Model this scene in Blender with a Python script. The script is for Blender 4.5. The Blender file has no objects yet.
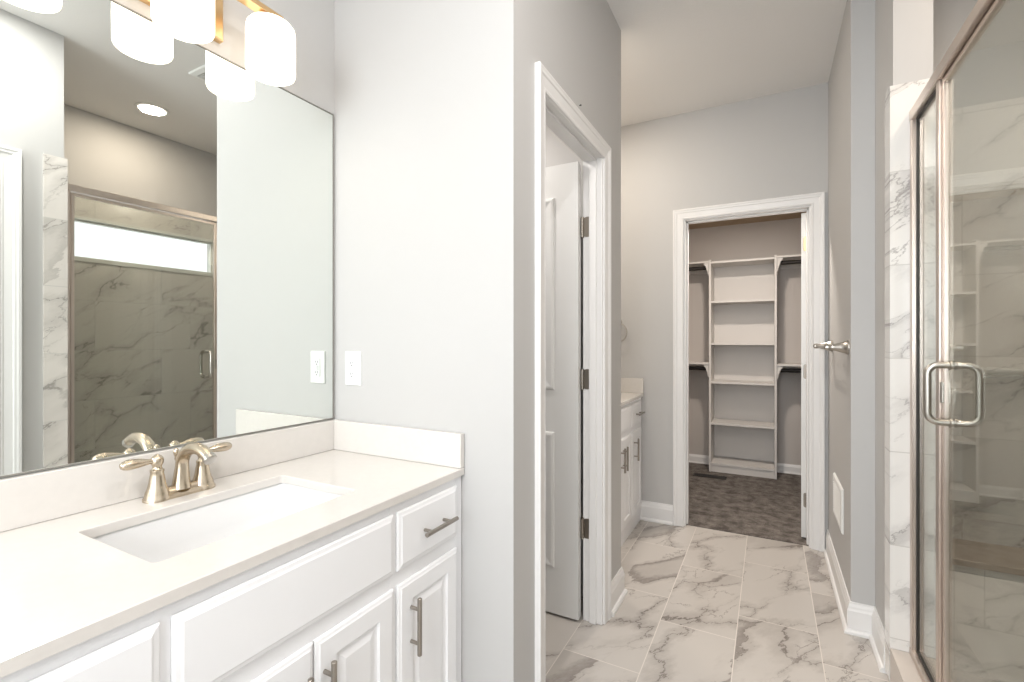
import bpy, bmesh, math, random
from mathutils import Vector, Matrix
random.seed(4)
C = bpy.context.scene.collection
scene = bpy.context.scene
R = math.radians

# ------------------------------------------------------------------ camera
cam_data = bpy.data.cameras.new('camera')
cam_data.sensor_width = 36.0
cam_data.lens = 478.0 / 1024.0 * 36.0
cam_data.clip_start = 0.02
cam = bpy.data.objects.new('camera', cam_data)
cam.location = (0, 0, 1.24)
cam.rotation_euler = (R(90), 0, R(28.25))
C.objects.link(cam)
scene.camera = cam

# ------------------------------------------------------------------ world, exposure
world = bpy.data.worlds.new('world')
scene.world = world
world.use_nodes = True
bgn = world.node_tree.nodes['Background']
bgn.inputs[0].default_value = (0.95, 0.965, 1.0, 1)
bgn.inputs[1].default_value = 1.5
scene.view_settings.view_transform = 'Standard'
scene.view_settings.look = 'None'
scene.view_settings.gamma = 1.0
scene.view_settings.use_curve_mapping = False
scene.view_settings.exposure = 0.5


def area_light(name, loc, size, energy, color, rot=(0, 0, 0), size_y=None, shape='RECTANGLE', spread=None):
    l = bpy.data.lights.new(name, 'AREA')
    l.shape = shape
    l.size = size
    if size_y:
        l.size_y = size_y
    l.energy = energy
    l.color = color
    if spread:
        l.spread = spread
    o = bpy.data.objects.new(name, l)
    o.location = loc
    o.rotation_euler = rot
    C.objects.link(o)
    return o

CEIL = 2.765
# fill light added behind the camera, outside an added rear window
area_light('rear_fill_light', (-0.35, -1.72, 1.5), 1.5, 42, (0.93, 0.965, 1.0), (R(90), 0, 0), 1.5)

# ------------------------------------------------------------------ materials

def new_mat(name):
    m = bpy.data.materials.new(name)
    m.use_nodes = True
    return m, m.node_tree, m.node_tree.nodes['Principled BSDF']


def plain(name, col, rough=0.5, metal=0.0, bump=0.0, bscale=200.0, var=0.0, spec=None, aniso=0.0):
    m, nt, p = new_mat(name)
    p.inputs['Base Color'].default_value = (*col, 1)
    p.inputs['Roughness'].default_value = rough
    p.inputs['Metallic'].default_value = metal
    if spec is not None:
        p.inputs['Specular IOR Level'].default_value = spec
    geo = nt.nodes.new('ShaderNodeNewGeometry')
    nz = nt.nodes.new('ShaderNodeTexNoise')
    nz.inputs['Scale'].default_value = bscale
    nz.inputs['Detail'].default_value = 3
    nt.links.new(geo.outputs['Position'], nz.inputs['Vector'])
    if bump > 0:
        b = nt.nodes.new('ShaderNodeBump')
        b.inputs['Strength'].default_value = bump
        b.inputs['Distance'].default_value = 0.002
        nt.links.new(nz.outputs['Fac'], b.inputs['Height'])
        nt.links.new(b.outputs['Normal'], p.inputs['Normal'])
    if var > 0:
        mx = nt.nodes.new('ShaderNodeMix')
        mx.data_type = 'RGBA'
        mx.inputs[6].default_value = (*[c * (1 - var) for c in col], 1)
        mx.inputs[7].default_value = (*[min(1, c * (1 + var)) for c in col], 1)
        nt.links.new(nz.outputs['Fac'], mx.inputs[0])
        nt.links.new(mx.outputs[2], p.inputs['Base Color'])
    return m


def marble(name, ax_u, ax_v, w, h, ou, ov, stag, base, vein, grout, rough, seed=0.0, slant=(1, 1, 1), patch=0.5):
    """marble look porcelain tiles: ax_u / ax_v are the world axes along the tile's long / short side"""
    m, nt, p = new_mat(name)
    N, L = nt.nodes.new, nt.links.new

    def mth(op, a, b=None, c=None):
        n = N('ShaderNodeMath')
        n.operation = op
        for i, v in enumerate((a, b, c)):
            if v is None:
                continue
            if isinstance(v, (int, float)):
                n.inputs[i].default_value = v
            else:
                L(v, n.inputs[i])
        return n.outputs[0]
    geo = N('ShaderNodeNewGeometry')
    sep = N('ShaderNodeSeparateXYZ')
    L(geo.outputs['Position'], sep.inputs[0])
    U, V = sep.outputs[ax_u], sep.outputs[ax_v]
    v1 = mth('DIVIDE', mth('SUBTRACT', V, ov), h)
    vi = mth('FLOOR', v1)
    vf = mth('SUBTRACT', v1, vi)
    odd = mth('MODULO', mth('ADD', vi, 100.0), 2.0)
    u1 = mth('DIVIDE', mth('SUBTRACT', mth('SUBTRACT', U, ou), mth('MULTIPLY', odd, stag)), w)
    ui = mth('FLOOR', u1)
    uf = mth('SUBTRACT', u1, ui)
    # distance to the joint in metres
    du = mth('MULTIPLY', mth('MINIMUM', uf, mth('SUBTRACT', 1.0, uf)), w)
    dv = mth('MULTIPLY', mth('MINIMUM', vf, mth('SUBTRACT', 1.0, vf)), h)
    dd = mth('MINIMUM', du, dv)
    isg = mth('LESS_THAN', dd, 0.0018)
    cmb = N('ShaderNodeCombineXYZ')
    L(ui, cmb.inputs[0]); L(vi, cmb.inputs[1]); cmb.inputs[2].default_value = seed
    wn = N('ShaderNodeTexWhiteNoise'); wn.noise_dimensions = '3D'
    L(cmb.outputs[0], wn.inputs['Vector'])
    sc = N('ShaderNodeVectorMath'); sc.operation = 'SCALE'; sc.inputs['Scale'].default_value = 23.0
    L(wn.outputs['Color'], sc.inputs[0])
    st = N('ShaderNodeVectorMath'); st.operation = 'MULTIPLY'; st.inputs[1].default_value = slant
    cmb2 = N('ShaderNodeCombineXYZ')
    # rotate so that veins run diagonally over a tile
    a = mth('ADD', mth('MULTIPLY', U, 0.82), mth('MULTIPLY', V, 0.57))
    b_ = mth('SUBTRACT', mth('MULTIPLY', V, 0.82), mth('MULTIPLY', U, 0.57))
    L(a, cmb2.inputs[0]); L(b_, cmb2.inputs[1])
    L(cmb2.outputs[0], st.inputs[0])
    ad = N('ShaderNodeVectorMath'); ad.operation = 'ADD'
    L(st.outputs[0], ad.inputs[0]); L(sc.outputs[0], ad.inputs[1])
    def veins(scale, dist, width, detail):
        n = N('ShaderNodeTexNoise')
        n.inputs['Scale'].default_value = scale
        n.inputs['Detail'].default_value = detail
        n.inputs['Roughness'].default_value = 0.55
        n.inputs['Distortion'].default_value = dist
        L(ad.outputs[0], n.inputs['Vector'])
        x = mth('ABSOLUTE', mth('SUBTRACT', n.outputs['Fac'], 0.5))
        mr = N('ShaderNodeMapRange')
        mr.inputs['From Min'].default_value = 0.0
        mr.inputs['From Max'].default_value = width
        mr.inputs['To Min'].default_value = 1.0
        mr.inputs['To Max'].default_value = 0.0
        mr.interpolation_type = 'SMOOTHSTEP'
        L(x, mr.inputs['Value'])
        return mr.outputs[0]
    # crack-like veins: edges of warped, stretched cells; a few cells are grey all over
    wz = N('ShaderNodeTexNoise'); wz.inputs['Scale'].default_value = 3.2; wz.inputs['Detail'].default_value = 9; wz.inputs['Roughness'].default_value = 0.66
    L(ad.outputs[0], wz.inputs['Vector'])
    wv = N('ShaderNodeVectorMath'); wv.operation = 'MULTIPLY_ADD'; wv.inputs[1].default_value = (0.42, 0.42, 0.0)
    L(wz.outputs['Color'], wv.inputs[0]); L(ad.outputs[0], wv.inputs[2])
    def cells(scale, feat):
        v = N('ShaderNodeTexVoronoi'); v.voronoi_dimensions = '3D'; v.feature = feat; v.inputs['Scale'].default_value = scale
        L(wv.outputs[0], v.inputs['Vector'])
        return v
    def ramp(x, lo, hi, inv=False):
        mr = N('ShaderNodeMapRange'); mr.interpolation_type = 'SMOOTHSTEP'
        mr.inputs['From Min'].default_value = lo; mr.inputs['From Max'].default_value = hi
        mr.inputs['To Min'].default_value = 1.0 if inv else 0.0; mr.inputs['To Max'].default_value = 0.0 if inv else 1.0
        L(x, mr.inputs['Value'])
        return mr.outputs[0]
    def noise(scale, det, rough=0.5):
        n = N('ShaderNodeTexNoise'); n.inputs['Scale'].default_value = scale; n.inputs['Detail'].default_value = det; n.inputs['Roughness'].default_value = rough
        L(ad.outputs[0], n.inputs['Vector'])
        return n.outputs['Fac']
    c1 = cells(2.4, 'DISTANCE_TO_EDGE')
    big = ramp(c1.outputs['Distance'], 0.0, 0.016, True)
    c2 = cells(5.2, 'DISTANCE_TO_EDGE')
    small = ramp(c2.outputs['Distance'], 0.0, 0.024, True)
    m1 = ramp(noise(2.3, 3), 0.38, 0.54)
    m2 = ramp(noise(3.1, 3), 0.50, 0.62)
    cf = cells(2.4, 'F1')
    sr = N('ShaderNodeSeparateColor'); L(cf.outputs['Color'], sr.inputs[0])
    isp = mth('LESS_THAN', sr.outputs[0], 0.10)
    mott = mth('ADD', 0.55, mth('MULTIPLY', noise(26.0, 8, 0.75), 1.0))
    edge = ramp(c1.outputs['Distance'], 0.02, 0.16, True)
    ptc = mth('MULTIPLY', mth('MULTIPLY', mth('MULTIPLY', isp, mott), patch), mth('ADD', 0.35, mth('MULTIPLY', edge, 0.65)))
    f = mth('MULTIPLY', big, mth('ADD', 0.10, mth('MULTIPLY', m1, 0.85)))
    f = mth('MAXIMUM', f, mth('MULTIPLY', mth('MULTIPLY', small, m2), 0.75))
    # soft halo beside the strong veins
    f = mth('MAXIMUM', f, mth('MULTIPLY', mth('MULTIPLY', ramp(c1.outputs['Distance'], 0.0, 0.13, True), m1), 0.30))
    f = mth('MAXIMUM', f, ptc)
    f = mth('MINIMUM', mth('MAXIMUM', f, 0.0), 1.0)
    mx = N('ShaderNodeMix'); mx.data_type = 'RGBA'
    mx.inputs[6].default_value = (*base, 1); mx.inputs[7].default_value = (*vein, 1)
    L(f, mx.inputs[0])
    mg = N('ShaderNodeMix'); mg.data_type = 'RGBA'
    L(isg, mg.inputs[0]); L(mx.outputs[2], mg.inputs[6]); mg.inputs[7].default_value = (*grout, 1)
    L(mg.outputs[2], p.inputs['Base Color'])
    p.inputs['Roughness'].default_value = rough
    bp = N('ShaderNodeBump'); bp.inputs['Strength'].default_value = 0.4; bp.inputs['Distance'].default_value = 0.002
    bp.invert = True
    L(isg, bp.inputs['Height']); L(bp.outputs['Normal'], p.inputs['Normal'])
    return m


M = {}
M['wall'] = plain('wall_paint', (0.52, 0.512, 0.502), 0.6, bump=0.05, bscale=300)
M['ceiling'] = plain('ceiling_paint', (0.78, 0.765, 0.745), 0.8, bump=0.35, bscale=160)
M['trim'] = plain('trim_paint', (0.80, 0.79, 0.78), 0.35)
M['door'] = plain('door_paint', (0.78, 0.78, 0.77), 0.35)
M['cabinet'] = plain('cabinet_paint', (0.83, 0.83, 0.84), 0.32)
M['quartz'] = plain('quartz', (0.67, 0.64, 0.605), 0.12, bscale=60, var=0.035)
M['porcelain'] = plain('porcelain', (0.76, 0.76, 0.76), 0.08)
M['nickel'] = plain('brushed_nickel', (0.56, 0.48, 0.375), 0.27, 1.0)
M['steel'] = plain('satin_nickel', (0.50, 0.47, 0.43), 0.3, 1.0)
M['pull'] = plain('pull_nickel', (0.36, 0.33, 0.295), 0.3, 1.0)
M['hinge'] = plain('hinge_nickel', (0.30, 0.27, 0.235), 0.35, 1.0)
M['brass'] = plain('warm_brass', (0.75, 0.52, 0.28), 0.3, 1.0)
M['frame'] = plain('enclosure_frame', (0.66, 0.58, 0.52), 0.33, 1.0)
M['rubber'] = plain('black_gasket', (0.03, 0.026, 0.022), 0.5)
M['bronze'] = plain('dark_bronze', (0.016, 0.012, 0.010), 0.5, 0.2)
M['plastic'] = plain('white_plastic', (0.82, 0.82, 0.80), 0.3)
M['edge'] = plain('mirror_edge', (0.22, 0.21, 0.19), 0.4)
M['dark'] = plain('dark_slot', (0.03, 0.03, 0.03), 0.6)
M['melamine'] = plain('white_melamine', (0.66, 0.63, 0.60), 0.45)
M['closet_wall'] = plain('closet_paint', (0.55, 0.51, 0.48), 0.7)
M['shaded_ceiling'] = plain('ceiling_painted_shade', (0.42, 0.31, 0.21), 0.8)  # brown colours in the shade on the pale closet and toilet room ceilings
M['vinyl'] = plain('window_vinyl', (0.75, 0.75, 0.72), 0.4)
M['curb'] = plain('curb_stone', (0.60, 0.54, 0.49), 0.3, bscale=8, var=0.06)
M['bench'] = plain('bench_stone', (0.50, 0.42, 0.35), 0.3, bscale=8, var=0.06)

TB, TV, TG = (0.72, 0.68, 0.64), (0.33, 0.29, 0.265), (0.78, 0.74, 0.70)
M['floor'] = marble('floor_marble_tile', 1, 0, 0.595, 0.304, 2.39, -0.121, -0.205, (0.53, 0.495, 0.46), (0.15, 0.125, 0.11), (0.68, 0.63, 0.58), 0.32, 11.0, (0.75, 1.7, 1), 0.62)
M['tile_x'] = marble('shower_tile_side', 1, 2, 0.60, 0.332, 0.7, 0.182, 0.2, TB, (0.30, 0.28, 0.26), (0.60, 0.58, 0.55), 0.16, 8.0, (0.7, 1.8, 1), 0.4)
M['tile_y'] = marble('shower_tile_end', 0, 2, 0.60, 0.332, 0.1, 0.182, 0.2, (0.80, 0.78, 0.75), (0.34, 0.32, 0.31), (0.62, 0.60, 0.57), 0.16, 5.0, (0.7, 1.8, 1), 0.4)

# carpet
m, nt, p = new_mat('carpet_pile')
geo = nt.nodes.new('ShaderNodeNewGeometry')
n1 = nt.nodes.new('ShaderNodeTexNoise'); n1.inputs['Scale'].default_value = 170; n1.inputs['Detail'].default_value = 5
n2 = nt.nodes.new('ShaderNodeTexNoise'); n2.inputs['Scale'].default_value = 13; n2.inputs['Detail'].default_value = 6; n2.inputs['Roughness'].default_value = 0.7
for n in (n1, n2):
    nt.links.new(geo.outputs['Position'], n.inputs['Vector'])
r1 = nt.nodes.new('ShaderNodeValToRGB')
r1.color_ramp.elements[0].position = 0.38; r1.color_ramp.elements[0].color = (0.095, 0.08, 0.07, 1)
r1.color_ramp.elements[1].position = 0.62; r1.color_ramp.elements[1].color = (0.24, 0.212, 0.19, 1)
nt.links.new(n2.outputs['Fac'], r1.inputs[0])
mx = nt.nodes.new('ShaderNodeMix'); mx.data_type = 'RGBA'; mx.blend_type = 'MULTIPLY'; mx.inputs[0].default_value = 0.7
r2 = nt.nodes.new('ShaderNodeValToRGB')
r2.color_ramp.elements[0].position = 0.35; r2.color_ramp.elements[0].color = (0.45, 0.45, 0.45, 1)
r2.color_ramp.elements[1].position = 0.6; r2.color_ramp.elements[1].color = (1.3, 1.3, 1.3, 1)
nt.links.new(n1.outputs['Fac'], r2.inputs[0])
nt.links.new(r1.outputs[0], mx.inputs[6]); nt.links.new(r2.outputs[0], mx.inputs[7])
nt.links.new(mx.outputs[2], p.inputs['Base Color'])
p.inputs['Roughness'].default_value = 0.95
b = nt.nodes.new('ShaderNodeBump'); b.inputs['Strength'].default_value = 1.0; b.inputs['Distance'].default_value = 0.008
nt.links.new(n1.outputs['Fac'], b.inputs['Height']); nt.links.new(b.outputs['Normal'], p.inputs['Normal'])
M['carpet'] = m

# mirror
m, nt, p = new_mat('mirror_silver')
p.inputs['Base Color'].default_value = (0.86, 0.89, 0.86, 1)
p.inputs['Metallic'].default_value = 1.0
p.inputs['Roughness'].default_value = 0.0
M['mirror'] = m


def glass_mat(name, tint, refl_rough=0.0):
    m = bpy.data.materials.new(name); m.use_nodes = True
    nt = m.node_tree
    nt.nodes.remove(nt.nodes['Principled BSDF'])
    out = nt.nodes['Material Output']
    tr = nt.nodes.new('ShaderNodeBsdfTransparent'); tr.inputs[0].default_value = (*tint, 1)
    gl = nt.nodes.new('ShaderNodeBsdfGlossy'); gl.inputs['Roughness'].default_value = refl_rough
    gl.inputs[0].default_value = (0.95, 0.96, 0.94, 1)
    lw = nt.nodes.new('ShaderNodeLayerWeight'); lw.inputs['Blend'].default_value = 0.5
    pw = nt.nodes.new('ShaderNodeMath'); pw.operation = 'POWER'; pw.inputs[1].default_value = 5.0
    fr = nt.nodes.new('ShaderNodeMath'); fr.operation = 'MULTIPLY_ADD'; fr.inputs[1].default_value = 0.96; fr.inputs[2].default_value = 0.04
    nt.links.new(lw.outputs['Facing'], pw.inputs[0]); nt.links.new(pw.outputs[0], fr.inputs[0])
    mix = nt.nodes.new('ShaderNodeMixShader')
    nt.links.new(fr.outputs[0], mix.inputs[0]); nt.links.new(tr.outputs[0], mix.inputs[1]); nt.links.new(gl.outputs[0], mix.inputs[2])
    nt.links.new(mix.outputs[0], out.inputs[0])
    return m
M['glass'] = glass_mat('shower_glass', (0.885, 0.90, 0.88))
M['pane'] = glass_mat('window_pane_glass', (0.97, 0.98, 0.98))


def emit(name, col, strength, base=(0.9, 0.9, 0.88)):
    m, nt, p = new_mat(name)
    p.inputs['Base Color'].default_value = (*base, 1)
    p.inputs['Roughness'].default_value = 0.25
    p.inputs['Emission Color'].default_value = (*col, 1)
    p.inputs['Emission Strength'].default_value = strength
    return m
M['shade'] = emit('opal_glass_lit', (1.0, 0.87, 0.70), 1.3)
M['diffuser'] = emit('opal_diffuser_lit', (1.0, 0.87, 0.72), 6.0)
M['can'] = emit('recessed_lens_lit', (1.0, 0.90, 0.78), 6.0)

# ------------------------------------------------------------------ mesh helpers

def obj(name, bm, m, parent=None, smooth=False, bevel=0.0, auto=None, loc=None):
    bmesh.ops.recalc_face_normals(bm, faces=bm.faces[:])
    me = bpy.data.meshes.new(name)
    bm.to_mesh(me); bm.free()
    me.materials.append(m)
    o = bpy.data.objects.new(name, me)
    C.objects.link(o)
    if smooth:
        for f in me.polygons:
            f.use_smooth = True
        if auto:
            me.set_sharp_from_angle(angle=R(auto))
    if bevel > 0:
        b = o.modifiers.new('bevel', 'BEVEL')
        b.width = bevel; b.segments = 2; b.limit_method = 'ANGLE'; b.angle_limit = R(40)
        for f in me.polygons:
            f.use_smooth = True
        me.set_sharp_from_angle(angle=R(35))
    if parent:
        o.parent = parent
        o.matrix_parent_inverse = Matrix.Identity(4)
        # parts are modelled in world coordinates: bring them into the parent's frame
        pw = world_of(parent)
        me.transform(pw.inverted())
    return o


def world_of(o):
    mtx = o.matrix_basis.copy()
    while o.parent:
        o = o.parent
        mtx = o.matrix_basis @ mtx
    return mtx


def thing(name, label, cat, loc=(0, 0, 0), group=None):
    o = bpy.data.objects.new(name, None)
    o.empty_display_size = 0.05
    C.objects.link(o)
    o.location = loc
    o['label'] = label; o['category'] = cat
    if group:
        o['group'] = group
    return o


def tag(o, label, cat, group=None):
    o['label'] = label; o['category'] = cat
    if group:
        o['group'] = group
    return o


def struct(name, bm, m, parent=None, **k):
    o = obj(name, bm, m, parent, **k)
    if not parent:
        o['kind'] = 'structure'
    return o


def sgroup(name, loc):
    o = bpy.data.objects.new(name, None)
    C.objects.link(o); o.location = loc; o['kind'] = 'structure'; o.empty_display_size = 0.05
    return o


def bx(bm, x0, x1, y0, y1, z0, z1):
    v = [bm.verts.new(p) for p in ((x0, y0, z0), (x1, y0, z0), (x1, y1, z0), (x0, y1, z0), (x0, y0, z1), (x1, y0, z1), (x1, y1, z1), (x0, y1, z1))]
    for f in ((0, 3, 2, 1), (4, 5, 6, 7), (0, 1, 5, 4), (1, 2, 6, 5), (2, 3, 7, 6), (3, 0, 4, 7)):
        bm.faces.new([v[i] for i in f])


def boxes(*bs):
    bm = bmesh.new()
    for b in bs:
        bx(bm, *b)
    return bm


def loft(bm, loops, cap0=True, cap1=True, close=False):
    rows = [[bm.verts.new(p) for p in lp] for lp in loops]
    n = len(rows[0])
    seq = list(zip(rows, rows[1:]))
    if close:
        seq.append((rows[-1], rows[0]))
    for a, b in seq:
        for i in range(n):
            j = (i + 1) % n
            try:
                bm.faces.new((a[i], a[j], b[j], b[i]))
            except ValueError:
                pass
    if not close:
        if cap0:
            bm.faces.new(list(reversed(rows[0])))
        if cap1:
            bm.faces.new(rows[-1])
    return bm


def rrect(u0, u1, v0, v1, r, k=4):
    """rounded rectangle loop, 4*(k+1) points, counter-clockwise"""
    pts = []
    r = max(r, 1e-5)
    for (cx, cy, a0) in ((u1 - r, v0 + r, -90), (u1 - r, v1 - r, 0), (u0 + r, v1 - r, 90), (u0 + r, v0 + r, 180)):
        for i in range(k + 1):
            a = R(a0 + 90 * i / k)
            pts.append((cx + r * math.cos(a), cy + r * math.sin(a)))
    return pts


def rect(u0, u1, v0, v1):
    return [(u0, v0), (u1, v0), (u1, v1), (u0, v1)]


# placement frames: (u, v, n) -> world
def onX(x0, s=1):       # face looking along s*X, u = Y, v = Z
    return lambda u, v, n: (x0 + s * n, u, v)


def onY(y0, s=-1):      # face looking along s*Y, u = X, v = Z
    return lambda u, v, n: (u, y0 + s * n, v)


def onZ(z0, s=1):       # face looking along s*Z, u = X, v = Y
    return lambda u, v, n: (u, v, z0 + s * n)


def steps(bm, T, u0, u1, v0, v1, prof, r=0.0, k=4):
    """nested rectangles: prof = [(inset, height), ...]"""
    loops = []
    for ins, h in prof:
        pts = rrect(u0 + ins, u1 - ins, v0 + ins, v1 - ins, max(r - ins, 0.0004) if r else 0, k) if r else rect(u0 + ins, u1 - ins, v0 + ins, v1 - ins)
        loops.append([T(a, b, h) for a, b in pts])
    return loft(bm, loops)


def lathe(bm, centre, axis, prof, n=20, up=None):
    """prof = [(radius, distance along axis)]"""
    a = Vector(axis).normalized()
    t = Vector((0, 0, 1)) if abs(a.z) < 0.9 else Vector((1, 0, 0))
    p = a.cross(t).normalized(); q = a.cross(p).normalized()
    c = Vector(centre)
    loops = []
    for r, d in prof:
        loops.append([c + a * d + (p * math.cos(2 * math.pi * i / n) + q * math.sin(2 * math.pi * i / n)) * max(r, 1e-4) for i in range(n)])
    return loft(bm, loops)


def tube(bm, pts, rad, n=12, ell=None):
    """swept tube along pts; rad number or list; ell scales the second axis"""
    pts = [Vector(p) for p in pts]
    loops = []
    prev = None
    for i, c in enumerate(pts):
        t = (pts[min(i + 1, len(pts) - 1)] - pts[max(i - 1, 0)]).normalized()
        if prev is None:
            ref = Vector((0, 0, 1)) if abs(t.z) < 0.9 else Vector((0, 1, 0))
            p = t.cross(ref).normalized()
        else:
            p = (prev - t * prev.dot(t)).normalized()
        prev = p
        q = t.cross(p)
        r = rad[i] if isinstance(rad, (list, tuple)) else rad
        e = ell if ell else 1.0
        loops.append([c + p * math.cos(2 * math.pi * j / n) * r + q * math.sin(2 * math.pi * j / n) * r * e for j in range(n)])
    return loft(bm, loops)


def extrude_profile(bm, prof, p0, p1, nrm, m0=0.0, m1=0.0):
    """prof = [(out, up)], swept from p0 to p1; out along nrm; m0/m1 = mitre factor at each end (shift along run per out)"""
    a, b = Vector(p0), Vector(p1)
    t = (b - a).normalized(); nn = Vector(nrm); z = Vector((0, 0, 1))
    l0 = [a + nn * o + z * u + t * (m0 * o) for o, u in prof]
    l1 = [b + nn * o + z * u + t * (m1 * o) for o, u in prof]
    return loft(bm, [l0, l1])


BASE = [(0, 0), (0.026, 0), (0.026, 0.010), (0.020, 0.018), (0.014, 0.020), (0.014, 0.095), (0.011, 0.104), (0.010, 0.112), (0.006, 0.122), (0.005, 0.130), (0, 0.130)]


def casing(name, T, a0, a1, zt, w=0.070, parent=None, th=1.0):
    """mitred door casing; profile across the width"""
    prof = [(0.0, 0.0), (0.0, 0.010), (0.006, 0.013), (0.012, 0.011), (0.018, 0.012), (0.040, 0.016), (0.044, 0.020), (0.052, 0.021), (0.058, 0.024), (w - 0.002, 0.024), (w, 0.021), (w, 0.0)]
    bm = bmesh.new()
    rows = []
    for (i, j) in ((0, 0), (0, 1), (1, 1), (1, 0)):
        row = []
        for o, n in prof:
            u = (a0 - o) if i == 0 else (a1 + o)
            v = (zt + o) if j else 0.0
            row.append(T(u, v, n * th))
        rows.append(row)
    loft(bm, rows)
    return struct(name, bm, M['trim'], parent)

# ------------------------------------------------------------------ the rooms
XL = -1.362            # wall with mirror
YS = 1.20              # wall at the end of the vanity
XW = -0.640            # wall with the toilet room door
YW = 2.323
YF = 3.365             # far wall
XR = 0.308             # corridor right wall
YA = 2.480
XS = 0.392             # shower front wall
YP = 2.154             # pier
XE = 1.28              # outside wall of shower
YB = -1.6
T_ = 0.115
TW = 0.0875            # thickness of the toilet room wall

struct('floor', boxes((-2.4, 1.5, YB - 0.1, YF + 0.03, -0.08, 0.0)), M['floor'])
struct('floor', boxes((-1.9, 1.5, YF + 0.03, 5.35, -0.08, 0.006)), M['carpet'])
struct('ceiling', boxes((-1.48, 1.40, YB - 0.1, YF + T_, CEIL, CEIL + 0.1)), M['ceiling'])
struct('ceiling', boxes((-2.4, XW - TW, YS + T_, YW - T_, 2.44, 2.50)), M['shaded_ceiling'])
struct('ceiling', boxes((-1.9, 1.3, YF + T_, 5.28, 2.38, 2.47)), M['shaded_ceiling'])

struct('wall_left', boxes((XL - T_, XL, YB, YS, 0, CEIL)), M['wall'])
# end wall of the vanity nook and the wall of the toilet room with its door opening
WD0, WD1, DH = 1.400, 2.035, 2.052
struct('wall_center', boxes((-2.4, XW, YS, YS + T_, 0, CEIL), (XW - TW, XW, YS + T_, WD0, 0, CEIL), (XW - TW, XW, WD1, YW, 0, CEIL), (XW - TW, XW, WD0, WD1, DH, CEIL)), M['wall'])
struct('wall_toilet_room', boxes((-2.4, XW - TW, YW - T_, YW, 0, CEIL)), M['wall'])
struct('wall_toilet_room_end', boxes((-2.5, -2.4, YS, YW, 0, CEIL)), M['wall'])
struct('wall_left_far', boxes((XL - T_, XL, YW, YF, 0, CEIL)), M['wall'])
CD0, CD1 = -0.504, 0.226
struct('wall_far', boxes((XL - T_, CD0, YF, YF + T_, 0, CEIL), (CD1, 1.4, YF, YF + T_, 0, CEIL), (CD0, CD1, YF, YF + T_, DH + 0.006, CEIL)), M['wall'])
struct('wall_right', boxes((XR, 1.4, 2.62, YF, 0, CEIL), (XR, 0.503, YA, 2.62, 0, CEIL), (XS, 0.503, YP, YA, 0, CEIL)), M['wall'])
ED0, ED1 = 0.0, 0.817
struct('wall_right_near', boxes((XS, 0.503, ED1, 1.045, 0, CEIL), (XS, 0.503, YB, ED0, 0, CEIL), (XS, 0.503, ED0, ED1, DH, CEIL), (0.503, XE, 0.80, 0.88, 0, CEIL)), M['wall'])
WY0, WY1, WZ0, WZ1 = 1.06, 2.30, 1.765, 2.06
struct('wall_shower', boxes((XE, XE + 0.12, 0.80, WY0, 0, CEIL), (XE, XE + 0.12, WY1, 2.62, 0, CEIL), (XE, XE + 0.12, WY0, WY1, 0, WZ0), (XE, XE + 0.12, WY0, WY1, WZ1, CEIL)), M['wall'])
# rear wall; its window opening is added to let the fill light in
struct('wall_back', boxes((-1.48, -1.15, YB - 0.1, YB, 0, CEIL), (0.40, 1.40, YB - 0.1, YB, 0, CEIL), (-1.15, 0.40, YB - 0.1, YB, 0, 0.75), (-1.15, 0.40, YB - 0.1, YB, 2.25, CEIL)), M['wall'])
struct('wall_hall', boxes((1.30, 1.40, YB, 0.80, 0, CEIL)), M['wall'])
# closet walls
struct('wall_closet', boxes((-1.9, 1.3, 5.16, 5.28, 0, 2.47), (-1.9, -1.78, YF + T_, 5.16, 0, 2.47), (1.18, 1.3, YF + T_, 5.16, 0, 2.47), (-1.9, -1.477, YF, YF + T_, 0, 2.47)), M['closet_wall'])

# shower tile cladding
tz = 2.150
struct('wall_shower_tile', boxes((XE - 0.012, XE, 0.88, WY0, 0, 2.20), (XE - 0.012, XE, WY1, 2.62, 0, 2.20), (XE - 0.012, XE, WY0, WY1, 0, WZ0), (XE - 0.012, XE, WY0, WY1, WZ1, 2.20)), M['tile_x'])
struct('wall_shower_end_tile', boxes((0.503, XE - 0.012, 2.608, 2.62, 0, 2.20), (0.503, XE - 0.012, 0.88, 0.892, 0, 2.20)), M['tile_y'])
struct('trim_1', boxes((XS - 0.011, 0.503, YP - 0.012, YP, 0.145, tz), (XS - 0.011, XS, YP, YP + 0.075, 0.02, tz)), M['tile_y'])
struct('trim_2', boxes((XS - 0.011, 0.503, 1.045, 1.056, 0.145, tz), (XS - 0.011, XS, 0.966, 1.045, 0.02, tz)), M['tile_x'])
struct('trim_3', boxes((XS - 0.011, 0.512, 1.056, YP - 0.012, 0, 0.145)), M['curb'], bevel=0.002)
struct('shower_bench', boxes((0.503, XE - 0.012, 2.375, 2.608, 0.0, 0.40)), M['tile_y'])['kind'] = 'structure'
struct('shower_bench_top', boxes((0.503, XE - 0.012, 2.365, 2.608, 0.40, 0.425)), M['bench'], bevel=0.003)

# door casings and jambs
casing('trim_4', onX(XW, 1), WD0 + 0.004, WD1 - 0.002, 2.040, 0.064, th=0.8)
casing('trim_5', onY(YF, -1), CD0 + 0.002, CD1 - 0.002, 2.052, 0.066)
casing('trim_6', onX(XS, -1), ED0, ED1, 2.065)


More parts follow.
